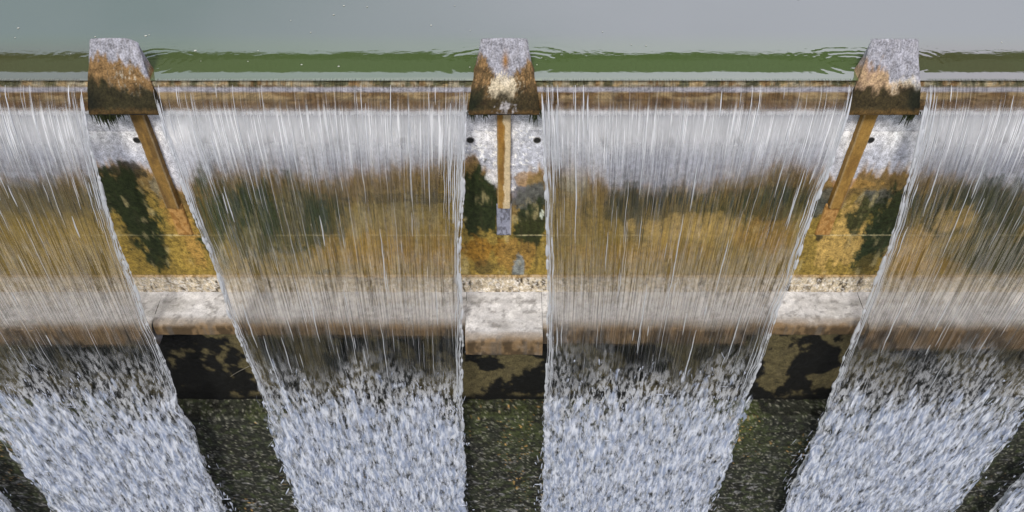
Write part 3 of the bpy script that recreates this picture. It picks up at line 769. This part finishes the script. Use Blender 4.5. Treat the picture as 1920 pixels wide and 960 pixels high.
# low-poly droplet
_ph = (1 + 5 ** .5) / 2
_IV = np.array([(-1, _ph, 0), (1, _ph, 0), (-1, -_ph, 0), (1, -_ph, 0), (0, -1, _ph), (0, 1, _ph), (0, -1, -_ph), (0, 1, -_ph), (_ph, 0, -1), (_ph, 0, 1), (-_ph, 0, -1), (-_ph, 0, 1)]); _IV /= np.linalg.norm(_IV[0])
_IF = np.array([(0, 11, 5), (0, 5, 1), (0, 1, 7), (0, 7, 10), (0, 10, 11), (1, 5, 9), (5, 11, 4), (11, 10, 2), (10, 7, 6), (7, 1, 8), (3, 9, 4), (3, 4, 2), (3, 2, 6), (3, 6, 8), (3, 8, 9), (4, 9, 5), (2, 4, 11), (6, 2, 10), (8, 6, 7), (9, 8, 1)])
def make_foam(xc, parent, seed, N=7000):
    rng = np.random.RandomState(seed)
    M_ = N * 5
    u = rng.uniform(-1.02, 1.02, M_); z = -3.8 - 8.0 * rng.rand(M_)
    uu = xc * 3.1 + u * 2.5
    fr = -5.5 + 2.0 * (fbm(uu * .9, uu * 0 + 2, 160 + seed, 3) - .5) + 1.1 * (fbm(uu * 5, z * .3, 161 + seed) - .5)
    dens = sst(0.35, -1.6, z - fr)
    clump = fbm(uu * 5, z * 2.6, 162 + seed, 4)
    dens = dens * (.12 + sst(.40, .62, clump)) * .9 + dens * sst(-.8, -3.5, z - fr) * .25
    keep = rng.rand(M_) < dens; u, z, uu = u[keep][:N], z[keep][:N], uu[keep][:N]; n = len(u)
    age = sst(-5, -9, z)
    spill = rng.normal(size=n) * .05 * age + np.sign(u) * (np.abs(u) > .9) * np.abs(rng.normal(size=n)) * .09 * age
    x = sx_(xc, np.clip(u, -1, 1), z) + spill
    y = path(z) - .03 + rng.normal(size=n) * (.03 + .09 * age) - .12 * (fbm(uu * 2.2, z * 1.2, 132, 4) - .5) * age
    ln = (.03 + .10 * rng.rand(n) ** 2) * (1 + .3 * age); wd = (.003 + .007 * rng.rand(n)) * (1 + .4 * age)
    big = rng.rand(n) < .08; wd = np.where(big, wd * 1.7, wd)
    wide = (rng.rand(n) < .04); ln2 = np.where(wide, wd, ln); wd2 = np.where(wide, ln * .7, wd)
    Vv = _IV[None] * np.stack([wd2, wd * .9, ln2], -1)[:, None, :]
    tl = rng.normal(size=n) * .18
    Vx = Vv[..., 0] + Vv[..., 2] * tl[:, None] + (rng.rand(n, 12) - .5) * wd[:, None] * .9
    Vv = np.stack([Vx, Vv[..., 1], Vv[..., 2]], -1) + np.stack([x, y, z], -1)[:, None, :]
    Fc = (_IF[None] + (np.arange(n) * 12)[:, None, None]).reshape(-1, 3)
    o = build('white_water', Vv.reshape(-1, 3), Fc, M_foam, parent); tag(o, kind='stuff')
flab = {-12.5: 'falling water outermost on the left, just a white foot in the bottom left corner',
        -7.5: 'leftmost broad sheet of falling water, slanting past the left pier with mustard wall behind',
        -2.5: 'sheet of falling water between the left pier and the middle pier',
        2.5: 'sheet of falling water between the middle pier and the right pier',
        7.5: 'broad sheet of falling water to the right of the right pier, slanting down leftwards',
        12.5: 'falling water outermost on the right, just a white foot in the bottom right corner'}
for i, xc in enumerate((-12.5, -7.5, -2.5, 2.5, 7.5, 12.5)):
    r_ = empty('waterfall', (xc, 0, 0)); tag(r_, flab[xc], 'waterfall', 'sheets of water falling over the weir')
    make_sheet(xc, r_, i); make_veil(xc, r_, 1); make_veil(xc, r_, 2); make_threads(xc, r_, 200 + i); make_foam(xc, r_, 300 + i, 1900 if abs(xc) < 10 else 1200)

# ------------------------------------------------------------------ small things
xa, za = onw(432, 707, 0.06); xb, zb_ = onw(470, 684, 0.02)
P = np.array([(xa + (xb - xa) * t, .07 - .05 * t, za + (zb_ - za) * t + .012 * math.sin(t * 5)) for t in np.linspace(0, 1, 12)])
st = tubes([(P, np.linspace(.004, .009, 12))], 'stick', M_stick, None)
tag(st, 'thin pale stick leaning in the dark recess under the left ledge', 'stick')

rng = np.random.RandomState(5); V = []; Fc = []
for i in range(46):
    cx = rng.uniform(-7.5, 7.5); cy = .2 + abs(rng.normal()) * 1.6; rr = .006 + .012 * rng.rand() ** 2; o_ = len(V); k_ = 7
    V += [(cx + rr * (1 + .4 * rng.rand()) * math.cos(q * 2 * math.pi / k_), cy + rr * (1 + .4 * rng.rand()) * math.sin(q * 2 * math.pi / k_), .0545) for q in range(k_)]
    Fc.append(tuple(range(o_, o_ + k_)))
M_scum = plain('pale_scum', (0.55, 0.55, 0.5))
fl = build('floating_scum', V, Fc, M_scum, None, False); tag(fl, 'scattered tiny pale flecks of scum floating on the still reservoir', 'scum', None, 'stuff')

# added unseen beam over the reservoir, to mirror a dark band on the water
br = empty('added_beam', (0, 4, 0)); tag(br, 'added dark beam over the reservoir, out of view, mirrored as a green band', 'added_beam')
V, Fc = boxes([(-30, 30, 4.0, 4.22, 2.385, 2.79)]); build('mirror_bar', V, Fc, M_beam, br, False)
for xx in (-24, 24):
    V, Fc = boxes([(xx - .3, xx + .3, 4.0, 4.22, -3, 2.397)]); build('added_beam_support', V, Fc, M_beam, br, False)
